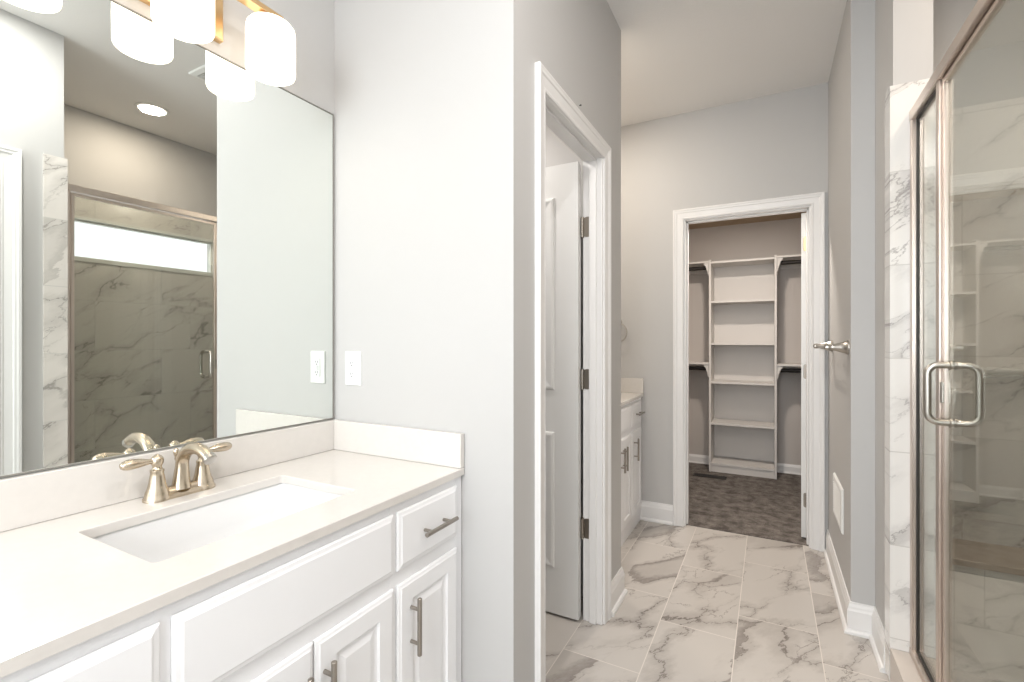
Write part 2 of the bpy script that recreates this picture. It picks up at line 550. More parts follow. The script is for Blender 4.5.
def jamb(name, ax, lo, hi, d0, d1, zt, stop):
    """door lining: two legs, a head and a stop strip; ax = 'X' wall normal along X"""
    t = 0.014
    bs = []
    s0, s1 = stop
    for (a, b, z0, z1) in ((lo, lo + t, 0, zt), (hi - t, hi, 0, zt), (lo + t, hi - t, zt - t, zt)):
        bs.append((d0, d1, a, b, z0, z1) if ax == 'X' else (a, b, d0, d1, z0, z1))
    for (a, b, z0, z1) in ((lo + t, lo + t + 0.010, 0, zt - t), (hi - t - 0.010, hi - t, 0, zt - t), (lo + t, hi - t, zt - t - 0.010, zt - t)):
        bs.append((s0, s1, a, b, z0, z1) if ax == 'X' else (a, b, s0, s1, z0, z1))
    struct(name, boxes(*bs), M['trim'], bevel=0.0015)
jamb('trim_7', 'X', WD0, WD1, XW - TW, XW, DH, (XW - 0.057, XW - 0.025))
jamb('trim_8', 'Y', CD0, CD1, YF, YF + T_, DH + 0.006, (YF + 0.035, YF + 0.072))
jamb('trim_9', 'X', ED0, ED1, XS, 0.503, DH, (XS + 0.05, XS + 0.08))

# baseboards
bm = bmesh.new(); extrude_profile(bm, BASE, (-0.785, YF, 0), (CD0 - 0.066, YF, 0), (0, -1, 0)); struct('baseboard_far', bm, M['trim'])
bm = bmesh.new(); extrude_profile(bm, BASE, (XR, YF, 0), (XR, YA, 0), (-1, 0, 0), 0, 1); struct('baseboard_right', bm, M['trim'])
bm = bmesh.new(); extrude_profile(bm, BASE, (XR, YA, 0), (XS, YA, 0), (0, -1, 0), -1, -1); struct('baseboard_right_return', bm, M['trim'])
bm = bmesh.new(); extrude_profile(bm, BASE, (XS, YA, 0), (XS, YP + 0.075, 0), (-1, 0, 0), 1, 0); struct('baseboard_shower', bm, M['trim'])
bm = bmesh.new(); extrude_profile(bm, BASE, (XW, 2.107, 0), (XW, YW, 0), (1, 0, 0), 0, 1); struct('baseboard_center', bm, M['trim'])
bm = bmesh.new(); extrude_profile(bm, BASE, (XS, 0.966, 0), (XS, 0.888, 0), (-1, 0, 0)); struct('baseboard_near', bm, M['trim'])
bm = bmesh.new(); B2 = [(a, b * 0.64) for a, b in BASE]; extrude_profile(bm, B2, (-1.78, 5.16, 0.006), (-0.502, 5.16, 0.006), (0, -1, 0)); extrude_profile(bm, B2, (0.066, 5.16, 0.006), (1.18, 5.16, 0.006), (0, -1, 0)); struct('baseboard_closet', bm, M['trim'])
bm = bmesh.new(); extrude_profile(bm, BASE, (XW, 1.35, 0), (XW, YS, 0), (1, 0, 0), 0, 1); extrude_profile(bm, BASE, (XW, YS, 0), (-0.835, YS, 0), (0, -1, 0), 1, 0); struct('baseboard_left', bm, M['trim'])

# windows
def window(name, axis, p, a0, a1, z0, z1, depth, fw):
    g = sgroup(name, (p, (a0 + a1) / 2, z0) if axis == 'X' else ((a0 + a1) / 2, p, z0))
    bm = bmesh.new()
    T = (lambda u, v, n: (p + n, u, v)) if axis == 'X' else (lambda u, v, n: (u, p + n, v))
    loops = []
    for ins, n in ((0, 0), (0, depth), (fw, depth), (fw, depth * 0.6), (fw + 0.012, depth * 0.6), (fw + 0.012, 0)):
        loops.append([T(a, b, n) for a, b in rect(a0 + ins, a1 - ins, z0 + ins, z1 - ins)])
    loft(bm, loops, close=True)
    obj('window_frame', bm, M['vinyl'], g)
    bm = bmesh.new()
    i = fw + 0.010
    n0, n1 = (0.2 * depth, 0.3 * depth)
    loft(bm, [[T(a, b, n) for a, b in rect(a0 + i, a1 - i, z0 + i, z1 - i)] for n in (n0, n1)])
    obj('window_pane', bm, M['pane'], g)
    return g
window('window_1', 'X', XE + 0.05, WY0, WY1, WZ0, WZ1, -0.068, 0.020)
window('fill_window', 'Y', YB - 0.06, -1.15, 0.40, 0.75, 2.25, 0.07, 0.05)  # unseen window, added as the opening for the rear fill light

# ------------------------------------------------------------------ doors

def hinge(parent, T, u, v, r=0.0085, h=0.089, leafw=0.030, mat='hinge'):
    """hinge: leaf lying on plane T with a knuckle along v"""
    bm = bmesh.new()
    steps(bm, T, u, u + leafw, v - h / 2, v + h / 2, [(0, 0), (0, 0.0025), (0.0006, 0.003)], r=0.012, k=3)
    for su, sv in ((0.4, 0.3), (0.75, 0.0), (0.4, -0.3)):
        c = T(u + leafw * su + 0.002, v + h * sv, 0.003)
        d = Vector(T(0, 0, 1)) - Vector(T(0, 0, 0))
        lathe(bm, c, d, [(0.0035, 0), (0.003, 0.0008)], 8)
    c0 = T(u - 0.006, v - h / 2, 0.002)
    for k in range(5):
        lathe(bm, T(u - 0.006, v - h / 2 + k * h / 5 + 0.0004, 0.003), (0, 0, 1), [(r, 0), (r, h / 5 - 0.0008)], 12)
    lathe(bm, T(u - 0.006, v - h / 2 - 0.006, 0.003), (0, 0, 1), [(0.003, 0), (0.005, 0.003), (0.004, 0.006)], 10)
    return obj('hinge', bm, M[mat], parent)


def panel_door(parent, T, u0, u1, z0, z1, th, panels, mat):
    """slab with recessed raised panels on both faces"""
    bm = bmesh.new()
    # build the face as a grid with holes for the panels
    us = sorted({u0, u1} | {p[0] for p in panels} | {p[1] for p in panels})
    vs = sorted({z0, z1} | {p[2] for p in panels} | {p[3] for p in panels})
    for s, n0 in ((1, 0.0), (-1, -th)):
        for i in range(len(us) - 1):
            for j in range(len(vs) - 1):
                a, b, c, d = us[i], us[i + 1], vs[j], vs[j + 1]
                hole = any(abs(a - p[0]) < 1e-6 and abs(b - p[1]) < 1e-6 and abs(c - p[2]) < 1e-6 and abs(d - p[3]) < 1e-6 for p in panels)
                if not hole:
                    bm.faces.new([bm.verts.new(T(x, y, n0)) for x, y in rect(a, b, c, d)])
                else:
                    loops = [[T(x, y, n0 + s * h) for x, y in rect(a + q, b - q, c + q, d - q)] for q, h in ((0, 0), (0.004, -0.007), (0.012, -0.009), (0.016, -0.009), (0.040, -0.002), (0.046, -0.002))]
                    loft(bm, loops, cap0=False)
    for (a, b, c, d) in ((u0, u1, z0, z0), (u0, u1, z1, z1)):
        bm.faces.new([bm.verts.new(q) for q in (T(a, c, 0), T(b, c, 0), T(b, c, -th), T(a, c, -th))])
    for a in (u0, u1):
        bm.faces.new([bm.verts.new(q) for q in (T(a, z0, 0), T(a, z1, 0), T(a, z1, -th), T(a, z0, -th))])
    bmesh.ops.remove_doubles(bm, verts=bm.verts[:], dist=1e-5)
    return obj('door_slab', bm, M[mat], parent)

# toilet room door, open square to its frame (leaf runs along -X)
dY = WD1 - 0.012
d1 = sgroup('door_1', (XW - TW, dY, 0.0))
hx = XW - TW - 0.007
panel_door(d1, onY(dY, -1), hx - 0.58, hx - 0.004, 0.012, 2.030, -0.035,
           [(hx - 0.58 + 0.11, hx - 0.116, 0.22, 0.83), (hx - 0.58 + 0.11, hx - 0.116, 1.02, 1.885)], 'door')
for z in (0.410, 1.071, 1.745):
    hinge(d1, onY(WD1 - 0.014, -1), XW - TW + 0.004, z, leafw=0.032)
# closet door, open inwards along +Y on the right
d2 = sgroup('door_2', (CD1, YF + T_, 0))
ca, sa = math.cos(R(4)), math.sin(R(4))
def TD(u, v, n):
    a, b = u - (YF + T_ + 0.006), -n
    return (CD1 - 0.048 + a * sa + b * ca, YF + T_ + 0.006 + a * ca - b * sa, v)
panel_door(d2, TD, YF + T_ + 0.008, YF + T_ + 0.66, 0.016, 2.038, 0.035,
           [(YF + T_ + 0.118, YF + T_ + 0.55, 0.22, 0.83), (YF + T_ + 0.118, YF + T_ + 0.55, 1.02, 1.885)], 'door')
for z, mt in ((0.25, 'hinge'), (1.05, 'hinge'), (1.845, 'brass')):  # top hinge in brass: the warm light on it is put into the colour
    bm = bmesh.new()
    T2 = onY(YF + T_ + 0.004, -1)
    steps(bm, T2, CD1 - 0.036, CD1 - 0.014, z - 0.045, z + 0.045, [(0, -0.001), (0, 0.002), (0.0006, 0.003)], r=0.010, k=3)
    lathe(bm, (CD1 - 0.012, YF + T_ - 0.001, z - 0.045), (0, 0, 1), [(0.005, 0), (0.005, 0.09)], 10)
    obj('hinge', bm, M[mt], d2)
# entry door in the near right wall, closed, seen in the mirror
d3 = sgroup('door_3', (XS + 0.05, ED1 - 0.016, 0))
panel_door(d3, onX(XS + 0.014, -1), ED0 + 0.016, ED1 - 0.016, 0.010, 2.034, -0.034,
           [(ED0 + 0.126, ED1 - 0.126, 0.22, 0.83), (ED0 + 0.126, ED1 - 0.126, 1.02, 1.885)], 'door')
bm = bmesh.new()
hy, hz = ED1 - 0.075, 0.915
lathe(bm, (XS + 0.014, hy, hz), (-1, 0, 0), [(0.031, 0), (0.031, 0.006), (0.026, 0.010), (0.012, 0.012), (0.011, 0.045)], 20)
tube(bm, [(XS - 0.036, hy + 0.012, hz), (XS - 0.036, hy - 0.02, hz), (XS - 0.036, hy - 0.06, hz + 0.002), (XS - 0.034, hy - 0.105, hz - 0.004)], [0.010, 0.011, 0.010, 0.008], 10)
obj('door_handle', bm, M['steel'], d3, smooth=True, auto=40)

# ------------------------------------------------------------------ vanity builder

def bar_handle(parent, p0, p1, out):
    """tubular bar pull between p0 and p1 standing off along out"""
    p0, p1, out = Vector(p0), Vector(p1), Vector(out)
    bm = bmesh.new()
    t = (p1 - p0).normalized(); Lh = (p1 - p0).length
    r = 0.006
    lathe(bm, p0 + out * 0.028, t, [(r - 0.001, 0), (r, 0.001), (r, Lh - 0.001), (r - 0.001, Lh)], 14)
    for k in (0.2, 0.8):
        lathe(bm, p0 + t * Lh * k, out, [(0.0045, 0), (0.0045, 0.028)], 12)
    return obj('handle', bm, M['pull'], parent, smooth=True, auto=40)


def vanity(yend, xf, ztop, label, depth_back, L):
    """cabinet whose right side is at yend; the front panels lie just ahead of the face frame at x = xf"""
    y0 = yend - L
    v = thing('vanity_cabinet', label, 'cabinet', ((xf + depth_back) / 2, (y0 + yend) / 2, 0), 'white bathroom vanity cabinets')
    bm = bmesh.new()
    f = xf - 0.0225
    PR = 0.0105
    # carcass with toe kick and an open inside for the basin
    bx(bm, depth_back + 0.001, f, y0, y0 + 0.016, 0.0, ztop)
    bx(bm, depth_back + 0.001, f, yend - 0.016, yend, 0.0, ztop)
    bx(bm, depth_back + 0.001, f, y0, yend, 0.1005, 0.116)
    bx(bm, depth_back + 0.001, depth_back + 0.013, y0, yend, 0.116, ztop)
    # face frame
    for a, b in ((y0, y0 + 0.025), (yend - 0.818, yend - 0.789), (yend - 0.310, yend - 0.280), (yend - 0.036, yend)):
        bx(bm, f, f + 0.018, a, b, 0.0, ztop)
    bx(bm, f + 0.0005, f + 0.0175, y0, yend, ztop - 0.035, ztop - 0.0005)
    bx(bm, f + 0.0005, f + 0.0175, y0, yend, 0.0005, 0.11)
    bx(bm, f + 0.0005, f + 0.0175, y0, yend, ztop - 0.211, ztop - 0.166)
    obj('body', bm, M['cabinet'], v)
    T = onX(f + 0.0185, 1)
    slab = [(0, 0), (0, 0.004), (0.003, 0.007), (0.010, 0.0085), (0.014, PR), (0.016, PR)]
    zt, zm = ztop - 0.024, ztop - 0.1705
    def drawer(a, b, nm):
        bm = bmesh.new()
        steps(bm, T, a, b, zm, zt, slab)
        return obj(nm, bm, M['cabinet'], v)
    def door(a, b):
        bm = bmesh.new()
        steps(bm, T, a, b, 0.095, ztop - 0.2065, [(0, 0), (0, 0.004), (0.003, 0.007), (0.008, 0.0085), (0.011, PR), (0.052, PR), (0.055, 0.0045), (0.060, 0.003), (0.064, 0.003), (0.080, 0.0085), (0.084, 0.0085)])
        return obj('door', bm, M['cabinet'], v)
    xs = f + 0.0185 + PR
    g = drawer(yend - 0.288, yend - 0.032, 'drawer')
    zc = (zt + zm) / 2 - 0.003
    bar_handle(g, (xs, yend - 0.2155, zc), (xs, yend - 0.077, zc), (1, 0, 0))
    drawer(yend - 0.795, yend - 0.302, 'false_drawer_front')
    g = drawer(y0 + 0.017, yend - 0.812, 'drawer')
    bar_handle(g, (xs, (y0 + yend - 0.795) / 2 - 0.075, zc), (xs, (y0 + yend - 0.795) / 2 + 0.075, zc), (1, 0, 0))
    zh0, zh1 = ztop - 0.394, ztop - 0.2495
    for a, b, h in ((yend - 0.288, yend - 0.032, yend - 0.243), (yend - 0.534, yend - 0.302, yend - 0.513), (yend - 0.795, yend - 0.5365, yend - 0.569), (y0 + 0.017, yend - 0.812, yend - 0.85)):
        g = door(a, b)
        bar_handle(g, (xs, h, zh0), (xs, h, zh1), (1, 0, 0))
    return v


def countertop(yend, xf, ztop, xb, label, sink, L=1.11):
    """slab with an undermount cut-out plus back and side splash"""
    y0 = yend - L
    t = 0.021
    c = thing('countertop', label, 'countertop', ((xf + xb) / 2, (y0 + yend) / 2, ztop - t), 'quartz vanity countertops')
    sx0, sx1, sy0, sy1 = sink
    loops = []
    e = 0.002
    for (lp, z) in ((rrect(xb + 0.001, xf, y0, yend - 0.001, 0.003), ztop - t), (rrect(xb + 0.001, xf, y0, yend - 0.001, 0.003), ztop - e),
                    (rrect(xb + 0.003, xf - e, y0 + e, yend - 0.003, 0.003), ztop), (rrect(sx0 - e, sx1 + e, sy0 - e, sy1 + e, 0.014), ztop),
                    (rrect(sx0, sx1, sy0, sy1, 0.012), ztop - e), (rrect(sx0, sx1, sy0, sy1, 0.012), ztop - t)):
        loops.append([(a, b, z) for a, b in lp])
    bm = bmesh.new(); loft(bm, loops, close=True)
    obj('slab', bm, M['quartz'], c)
    obj('backsplash', boxes((xb + 0.001, xb + 0.021, y0, yend - 0.001, ztop + 0.0005, ztop + 0.103)), M['quartz'], c, bevel=0.0015)
    obj('side_splash', boxes((xb + 0.0215, xf - 0.001, yend - 0.021, yend - 0.001, ztop + 0.0005, ztop + 0.103)), M['quartz'], c, bevel=0.0015)
    s = thing('sink', label.replace('quartz countertop', 'rectangular undermount basin'), 'sink', ((sx0 + sx1) / 2, (sy0 + sy1) / 2, ztop - t - 0.14), 'undermount basins')
    bm = bmesh.new(); loops = []
    zt = ztop - t - 0.0005
    for ins, z, r in ((-0.025, zt, 0.03), (-0.006, zt, 0.02), (-0.003, zt - 0.006, 0.02), (0.0, zt - 0.07, 0.028), (0.012, zt - 0.105, 0.045), (0.032, zt - 0.122, 0.05), (0.10, zt - 0.129, 0.03)):
        loops.append([(a, b, z) for a, b in rrect(sx0 + ins, sx1 - ins, sy0 + ins, sy1 - ins, r, 6)])
    for ins, z, r in ((0.10, zt - 0.139, 0.03), (0.025, zt - 0.132, 0.05), (0.0, zt - 0.112, 0.045), (-0.012, zt - 0.07, 0.035), (-0.014, zt - 0.010, 0.03), (-0.025, zt - 0.008, 0.03)):
        loops.append([(a, b, z) for a, b in rrect(sx0 + ins, sx1 - ins, sy0 + ins, sy1 - ins, r, 6)])
    rows = [[bm.verts.new(p) for p in lp] for lp in loops]
    n = len(rows[0])
    for i in range(len(rows)):
        if i == 6:
            continue
        a, b = rows[i], rows[(i + 1) % len(rows)]
        for k in range(n):
            j = (k + 1) % n
            bm.faces.new((a[k], a[j], b[j], b[k]))
    bm.faces.new(rows[6]); bm.faces.new(rows[7])
    obj('basin', bm, M['porcelain'], s, smooth=True, auto=60)
    bm = bmesh.new()
    lathe(bm, ((sx0 + sx1) / 2 - 0.02, (sy0 + sy1) / 2, zt - 0.1285), (0, 0, 1), [(0.024, 0), (0.023, 0.002), (0.017, 0.003), (0.016, 0.0015), (0.008, 0.005), (0.001, 0.006)], 20)
    obj('drain', bm, M['nickel'], s, smooth=True, auto=40)
    return c, s

v1 = vanity(1.197, -0.812, 0.8385, 'white raised-panel vanity cabinet in the foreground under the large mirror', XL, 1.085)
c1, s1 = countertop(1.199, -0.805, 0.860, XL, 'cream quartz countertop on the foreground vanity under the large mirror', (-1.215, -0.925, 0.43, 0.885))
s1['label'] = 'white rectangular undermount basin in the foreground countertop below the faucet'
v2 = vanity(YF - 0.003, -0.779, 0.8565, 'small white vanity cabinet far away beside the closet doorway, mostly behind the wall corner', XL, 1.03)
c2, s2 = countertop(YF - 0.001, -0.765, 0.878, XL, 'cream countertop on the far vanity near the closet doorway', (-1.18, -0.89, YF - 0.77, YF - 0.315), 1.036)
s2['label'] = 'white basin set in the far countertop behind the toilet room wall'

# ------------------------------------------------------------------ faucet
fx, fy, fz = -1.290, 0.658, 0.8602
fa = thing('faucet', 'brushed nickel centerset faucet with arched spout and two lever handles behind the foreground basin', 'faucet', (fx, fy, fz))
bm = bmesh.new()
lp = []
for ins, h in ((0.0, 0), (0.0, 0.006), (0.003, 0.009), (0.009, 0.013), (0.011, 0.020), (0.016, 0.024)):
    lp.append([(a, b, fz + h) for a, b in rrect(fx - 0.026 + ins, fx + 0.026 - ins, fy - 0.072 + ins, fy + 0.072 - ins, 0.024 - ins * 0.8, 6)])
loft(bm, lp)
for s in (-1, 1):
    c = (fx, fy + s * 0.052, fz)
    lathe(bm, c, (0, 0, 1), [(0.029, 0), (0.029, 0.006), (0.026, 0.010), (0.0245, 0.018)], 28)
obj('base_plate', bm, M['nickel'], fa, smooth=True, auto=40)
for s in (-1, 1):
    c = (fx, fy + s * 0.052, fz + 0.014)
    bm = bmesh.new()
    lathe(bm, c, (0, 0, 1), [(0.0245, 0), (0.0240, 0.006), (0.0205, 0.014), (0.0175, 0.026), (0.0150, 0.042), (0.0135, 0.052), (0.0145, 0.054), (0.0145, 0.058), (0.0110, 0.060), (0.0092, 0.066), (0.0110, 0.069), (0.0128, 0.074), (0.0135, 0.080), (0.0125, 0.086), (0.0092, 0.091), (0.0040, 0.0940), (0.0001, 0.0950)], 26)
    h = obj('handle', bm, M['nickel'], fa, smooth=True, auto=50)
    bm = bmesh.new()
    zc = fz + 0.014 + 0.079
    pts = [(fx, fy + s * (0.052 + d), zc + 0.003 * math.sin(d * 30)) for d in (0.008, 0.014, 0.020, 0.029, 0.040, 0.052, 0.062, 0.069, 0.0735, 0.075)]
    tube(bm, pts, [0.0058, 0.0066, 0.0075, 0.0098, 0.0122, 0.0134, 0.0130, 0.0108, 0.0070, 0.002], 18, ell=0.9)
    obj('lever', bm, M['nickel'], h, smooth=True, auto=50)
bm = bmesh.new()
pts, rad = [], []
for i in range(6):
    t = i / 5
    pts.append((fx + 0.002 + 0.004 * t * t, fy, fz + 0.016 + 0.052 * t)); rad.append(0.0225 - 0.0075 * t ** 0.7)
cx, cz, ra, rb = fx + 0.070, fz + 0.072, 0.064, 0.048
for i in range(1, 17):
    a = R(180 - 8.6 * i)
    pts.append((cx + ra * math.cos(a) * (1.0 if i < 10 else 1.06), fy, cz + rb * math.sin(a))); rad.append(0.0148 - 0.0012 * i / 16)
lx, lz = pts[-1][0], pts[-1][2]
tube(bm, pts, rad, 20)
obj_sp = obj('spout', bm, M['nickel'], fa, smooth=True, auto=50)
bm = bmesh.new()
d = (Vector(pts[-1]) - Vector(pts[-2])).normalized()
lathe(bm, Vector(pts[-1]) - d * 0.002, d, [(0.0138, 0), (0.0142, 0.002), (0.0142, 0.012), (0.0120, 0.014), (0.0110, 0.0145)], 20)
obj('aerator', bm, M['steel'], obj_sp, smooth=True, auto=40)
bm = bmesh.new()
lathe(bm, (fx - 0.020, fy, fz + 0.010), (0, 0, 1), [(0.0025, 0), (0.0025, 0.070), (0.0045, 0.074), (0.0035, 0.080), (0.0055, 0.084), (0.0070, 0.091), (0.0058, 0.098), (0.0001, 0.102)], 14)
obj('lift_rod', bm, M['nickel'], fa, smooth=True, auto=50)

# ------------------------------------------------------------------ mirror
bm = bmesh.new()
steps(bm, onX(XL + 0.0005, 1), -0.0 + 0.10, 1.190, 0.9655, 2.040, [(0, 0), (0, 0.003), (0.004, 0.005)])
mi = obj('wall_mirror', bm, M['mirror'])
bm = bmesh.new(); lps = []
T = onX(XL + 0.0005, 1)
for ins, n in ((-0.0015, 0), (-0.0015, 0.0052), (0.0012, 0.0052), (0.0012, 0.0)):
    lps.append([T(a, b, n) for a, b in rect(0.10 + ins, 1.190 - ins, 0.9665 + ins, 2.040 - ins)])
loft(bm, lps, close=True)
obj('mirror_edge', bm, M['edge'], mi)
tag(mi, 'large frameless wall mirror above the foreground countertop', 'mirror')

# ------------------------------------------------------------------ vanity light

def vanity_light(y, label, zoff=0.0):
    z0 = 2.004 + zoff
    x = XL + 0.1015
    v = thing('vanity_light', label, 'lamp', (XL, y, z0 + 0.12), 'three-light vanity lamps')
    bm = bmesh.new()
    steps(bm, onX(XL + 0.0005, 1), y - 0.145, y + 0.145, z0 + 0.072, z0 + 0.205, [(0, 0), (0, 0.018), (0.004, 0.022)])
    obj('backplate', bm, M['brass'], v)
    bm = bmesh.new()
    bx(bm, x - 0.016, x + 0.016, y - 0.262, y + 0.262, z0 + 0.163, z0 + 0.180)
    for s in (-1, 1):
        bx(bm, XL + 0.022, x - 0.016, y + s * 0.10 - 0.008, y + s * 0.10 + 0.008, z0 + 0.165, z0 + 0.178)
    obj('bar', bm, M['brass'], v, bevel=0.002)
    for k in (-1, 0, 1):
        yy = y + k * 0.2325
        bm = bmesh.new()
        r = 0.0650
        prof = [(0.022, 0.150), (0.045, 0.149), (0.056, 0.144), (0.063, 0.135), (r, 0.122), (r, 0.008), (r - 0.002, 0.002), (r - 0.005, 0.0), (r - 0.007, 0.002), (r - 0.007, 0.120), (0.056, 0.132), (0.044, 0.142), (0.022, 0.144)]
        lps = []
        n = 36
        for rr, h in prof:
            lps.append([(x + rr * math.cos(2 * math.pi * i / n), yy + rr * math.sin(2 * math.pi * i / n), z0 + h) for i in range(n)])
        loft(bm, lps, close=True)
        sh = obj('lamp_shade', bm, M['shade'], v, smooth=True, auto=60)
        bm = bmesh.new()
        lathe(bm, (x, yy, z0 + 0.004), (0, 0, 1), [(0.0578, 0), (0.0578, 0.003)], 36)
        obj('diffuser', bm, M['diffuser'], sh)
        bm = bmesh.new()
        lathe(bm, (x, yy, z0 + 0.1485), (0, 0, 1), [(0.030, 0), (0.030, 0.004), (0.018, 0.008), (0.012, 0.016)], 20)
        obj('fitter', bm, M['brass'], sh, smooth=True, auto=40)
    return v
vanity_light(0.650, 'brass bar light with three glowing white shades above the foreground mirror')
vanity_light(2.82, 'brass bar light over the far vanity, around the wall corner from the foreground one', 0.0)

# ------------------------------------------------------------------ outlet
ot = thing('wall_outlet', 'white wall outlet on the wall at the end of the foreground countertop', 'outlet', (-1.268, YS, 1.086))
T = onY(YS - 0.0003, -1)
bm = bmesh.new(); steps(bm, T, -1.305, -1.231, 1.086, 1.204, [(0, 0), (0, 0.003), (0.003, 0.006), (0.004, 0.006)], r=0.004, k=3); obj('cover_plate', bm, M['plastic'], ot)
bm = bmesh.new(); steps(bm, T, -1.285, -1.251, 1.111, 1.179, [(0, 0.006), (0, 0.008), (0.001, 0.0085)], r=0.002, k=2)
for dz in (-0.006, 0.004):
    bx(bm, -1.277, -1.259, YS - 0.0115, YS - 0.008, 1.145 + dz - 0.003, 1.145 + dz + 0.003)
rc_ = obj('receptacle', bm, M['porcelain'], ot)
for zc in (1.127, 1.165):
    obj('slot', boxes((-1.2755, -1.2735, YS - 0.0092, YS - 0.008, zc - 0.004, zc + 0.004)), M['dark'], rc_)
    obj('slot', boxes((-1.2635, -1.2615, YS - 0.0092, YS - 0.008, zc - 0.003, zc + 0.003)), M['dark'], rc_)
    bm = bmesh.new()
    lathe(bm, (-1.2685, YS - 0.008, zc - 0.009), (0, -1, 0), [(0.0022, 0), (0.0022, 0.0012)], 8)
    obj('slot', bm, M['dark'], rc_)

# ------------------------------------------------------------------ shower enclosure
gx = 0.455
Z0, Z1 = 0.146, 2.045
YN = 1.058; YFp = YP - 0.0135
se = thing('shower_enclosure', 'metal-framed glass shower enclosure with a hinged door at the right edge of the room', 'shower enclosure', (gx, (YN + YFp) / 2, Z0))
obj('header_rail', boxes((gx - 0.021, gx + 0.019, YN, YFp, Z1 - 0.035, Z1)), M['frame'], se, bevel=0.003)
obj('sill_rail', boxes((gx - 0.021, gx + 0.019, YN, YFp, Z0, Z0 + 0.022)), M['frame'], se, bevel=0.003)
for a, b in ((YN, YN + 0.028), (YFp - 0.026, YFp)):
    obj('wall_jamb', boxes((gx - 0.019, gx + 0.017, a, b, Z0 + 0.022, Z1 - 0.035)), M['frame'], se, bevel=0.002)
ms0, ms1 = 1.832, 1.858
fp = obj('fixed_panel', boxes((gx - 0.003, gx + 0.003, ms1 + 0.001, YFp - 0.027, Z0 + 0.023, Z1 - 0.036)), M['glass'], se)
bm = bmesh.new()
bx(bm, gx - 0.007, gx + 0.007, YFp - 0.034, YFp - 0.0265, Z0 + 0.0225, Z1 - 0.0355)
bx(bm, gx - 0.007, gx + 0.007, ms1 + 0.001, YFp - 0.035, Z0 + 0.0225, Z0 + 0.030)
bx(bm, gx - 0.007, gx + 0.007, ms1 + 0.001, YFp - 0.035, Z1 - 0.043, Z1 - 0.0355)
obj('gasket', bm, M['rubber'], fp)
obj('mullion', boxes((gx - 0.016, gx + 0.016, ms0, ms1, Z0 + 0.022, Z1 - 0.035)), M['frame'], se, bevel=0.003)
dz0, dz1 = Z0 + 0.030, Z1 - 0.040
dy0, dy1 = YN + 0.034, ms0 - 0.004
dr = obj('door', boxes((gx - 0.003, gx + 0.003, dy0 + 0.010, dy1 - 0.012, dz0 + 0.003, dz1 - 0.003)), M['glass'], se)
bm = bmesh.new()
bx(bm, gx - 0.008, gx + 0.008, dy1 - 0.016, dy1 - 0.001, dz0, dz1)
bx(bm, gx - 0.008, gx + 0.008, dy0, dy0 + 0.014, dz0, dz1)
bx(bm, gx - 0.006, gx + 0.006, dy0 + 0.014, dy1 - 0.016, dz0, dz0 + 0.008)
bx(bm, gx - 0.008, gx + 0.008, dy0 + 0.014, dy1 - 0.016, dz1 - 0.014, dz1)
obj('door_frame', bm, M['frame'], dr, bevel=0.0015)
hyc, hz0, hz1 = 1.765, 1.010, 1.172
for s, nm in ((-1, 'handle'), (1, 'handle')):
    bm = bmesh.new()
    o_ = 0.056
    pts = [(gx + s * 0.003, hyc, hz0)]
    rc = 0.026
    for i in range(7):
        a = R(90 * i / 6)
        pts.append((gx + s * (o_ - rc + rc * math.sin(a)), hyc, hz0 + rc - rc * math.cos(a)))
    for i in range(7):
        a = R(90 * i / 6)
        pts.append((gx + s * (o_ - rc + rc * math.cos(a)), hyc, hz1 - rc + rc * math.sin(a)))
    pts.append((gx + s * 0.003, hyc, hz1))
    tube(bm, pts, 0.0093, 16)
    for z in (hz0, hz1):
        lathe(bm, (gx + s * 0.0032, hyc, z), (s, 0, 0), [(0.0125, 0), (0.0125, 0.005), (0.0105, 0.006)], 18)
    obj('handle', bm, M['steel'], dr, smooth=True, auto=50)
# magnetic catch on the latch side
obj('catch', boxes((gx - 0.0125, gx - 0.0085, dy1 - 0.014, dy1 - 0.003, 1.06, 1.12)), M['steel'], dr)

# ------------------------------------------------------------------ closet fittings
cy0, cy1 = 4.868, 5.158
ux0, ux1 = -0.500, 0.063
fl = 0.0062
un = thing('shelving_unit', 'tall white open shelving unit against the closet back wall', 'shelf', ((ux0 + ux1) / 2, 5.0, fl))
for a in (ux0, ux1 - 0.019):
    obj('side_panel', boxes((a, a + 0.019, cy0, cy1, fl, 2.010)), M['melamine'], un, bevel=0.001)
for z in (0.092, 0.470, 0.858, 1.222, 1.618, 1.991):
    obj('shelf', boxes((ux0 + 0.0195, ux1 - 0.0195, cy0 + 0.003, cy1 - 0.008, z - 0.019, z)), M['melamine'], un, bevel=0.001)
obj('kickboard', boxes((ux0 + 0.0195, ux1 - 0.0195, cy0 + 0.012, cy0 + 0.028, fl, 0.0725)), M['melamine'], un)
obj('back_panel', boxes((ux0 + 0.0195, ux1 - 0.0195, cy1 - 0.006, cy1 - 0.001, 0.10, 2.0)), M['melamine'], un)


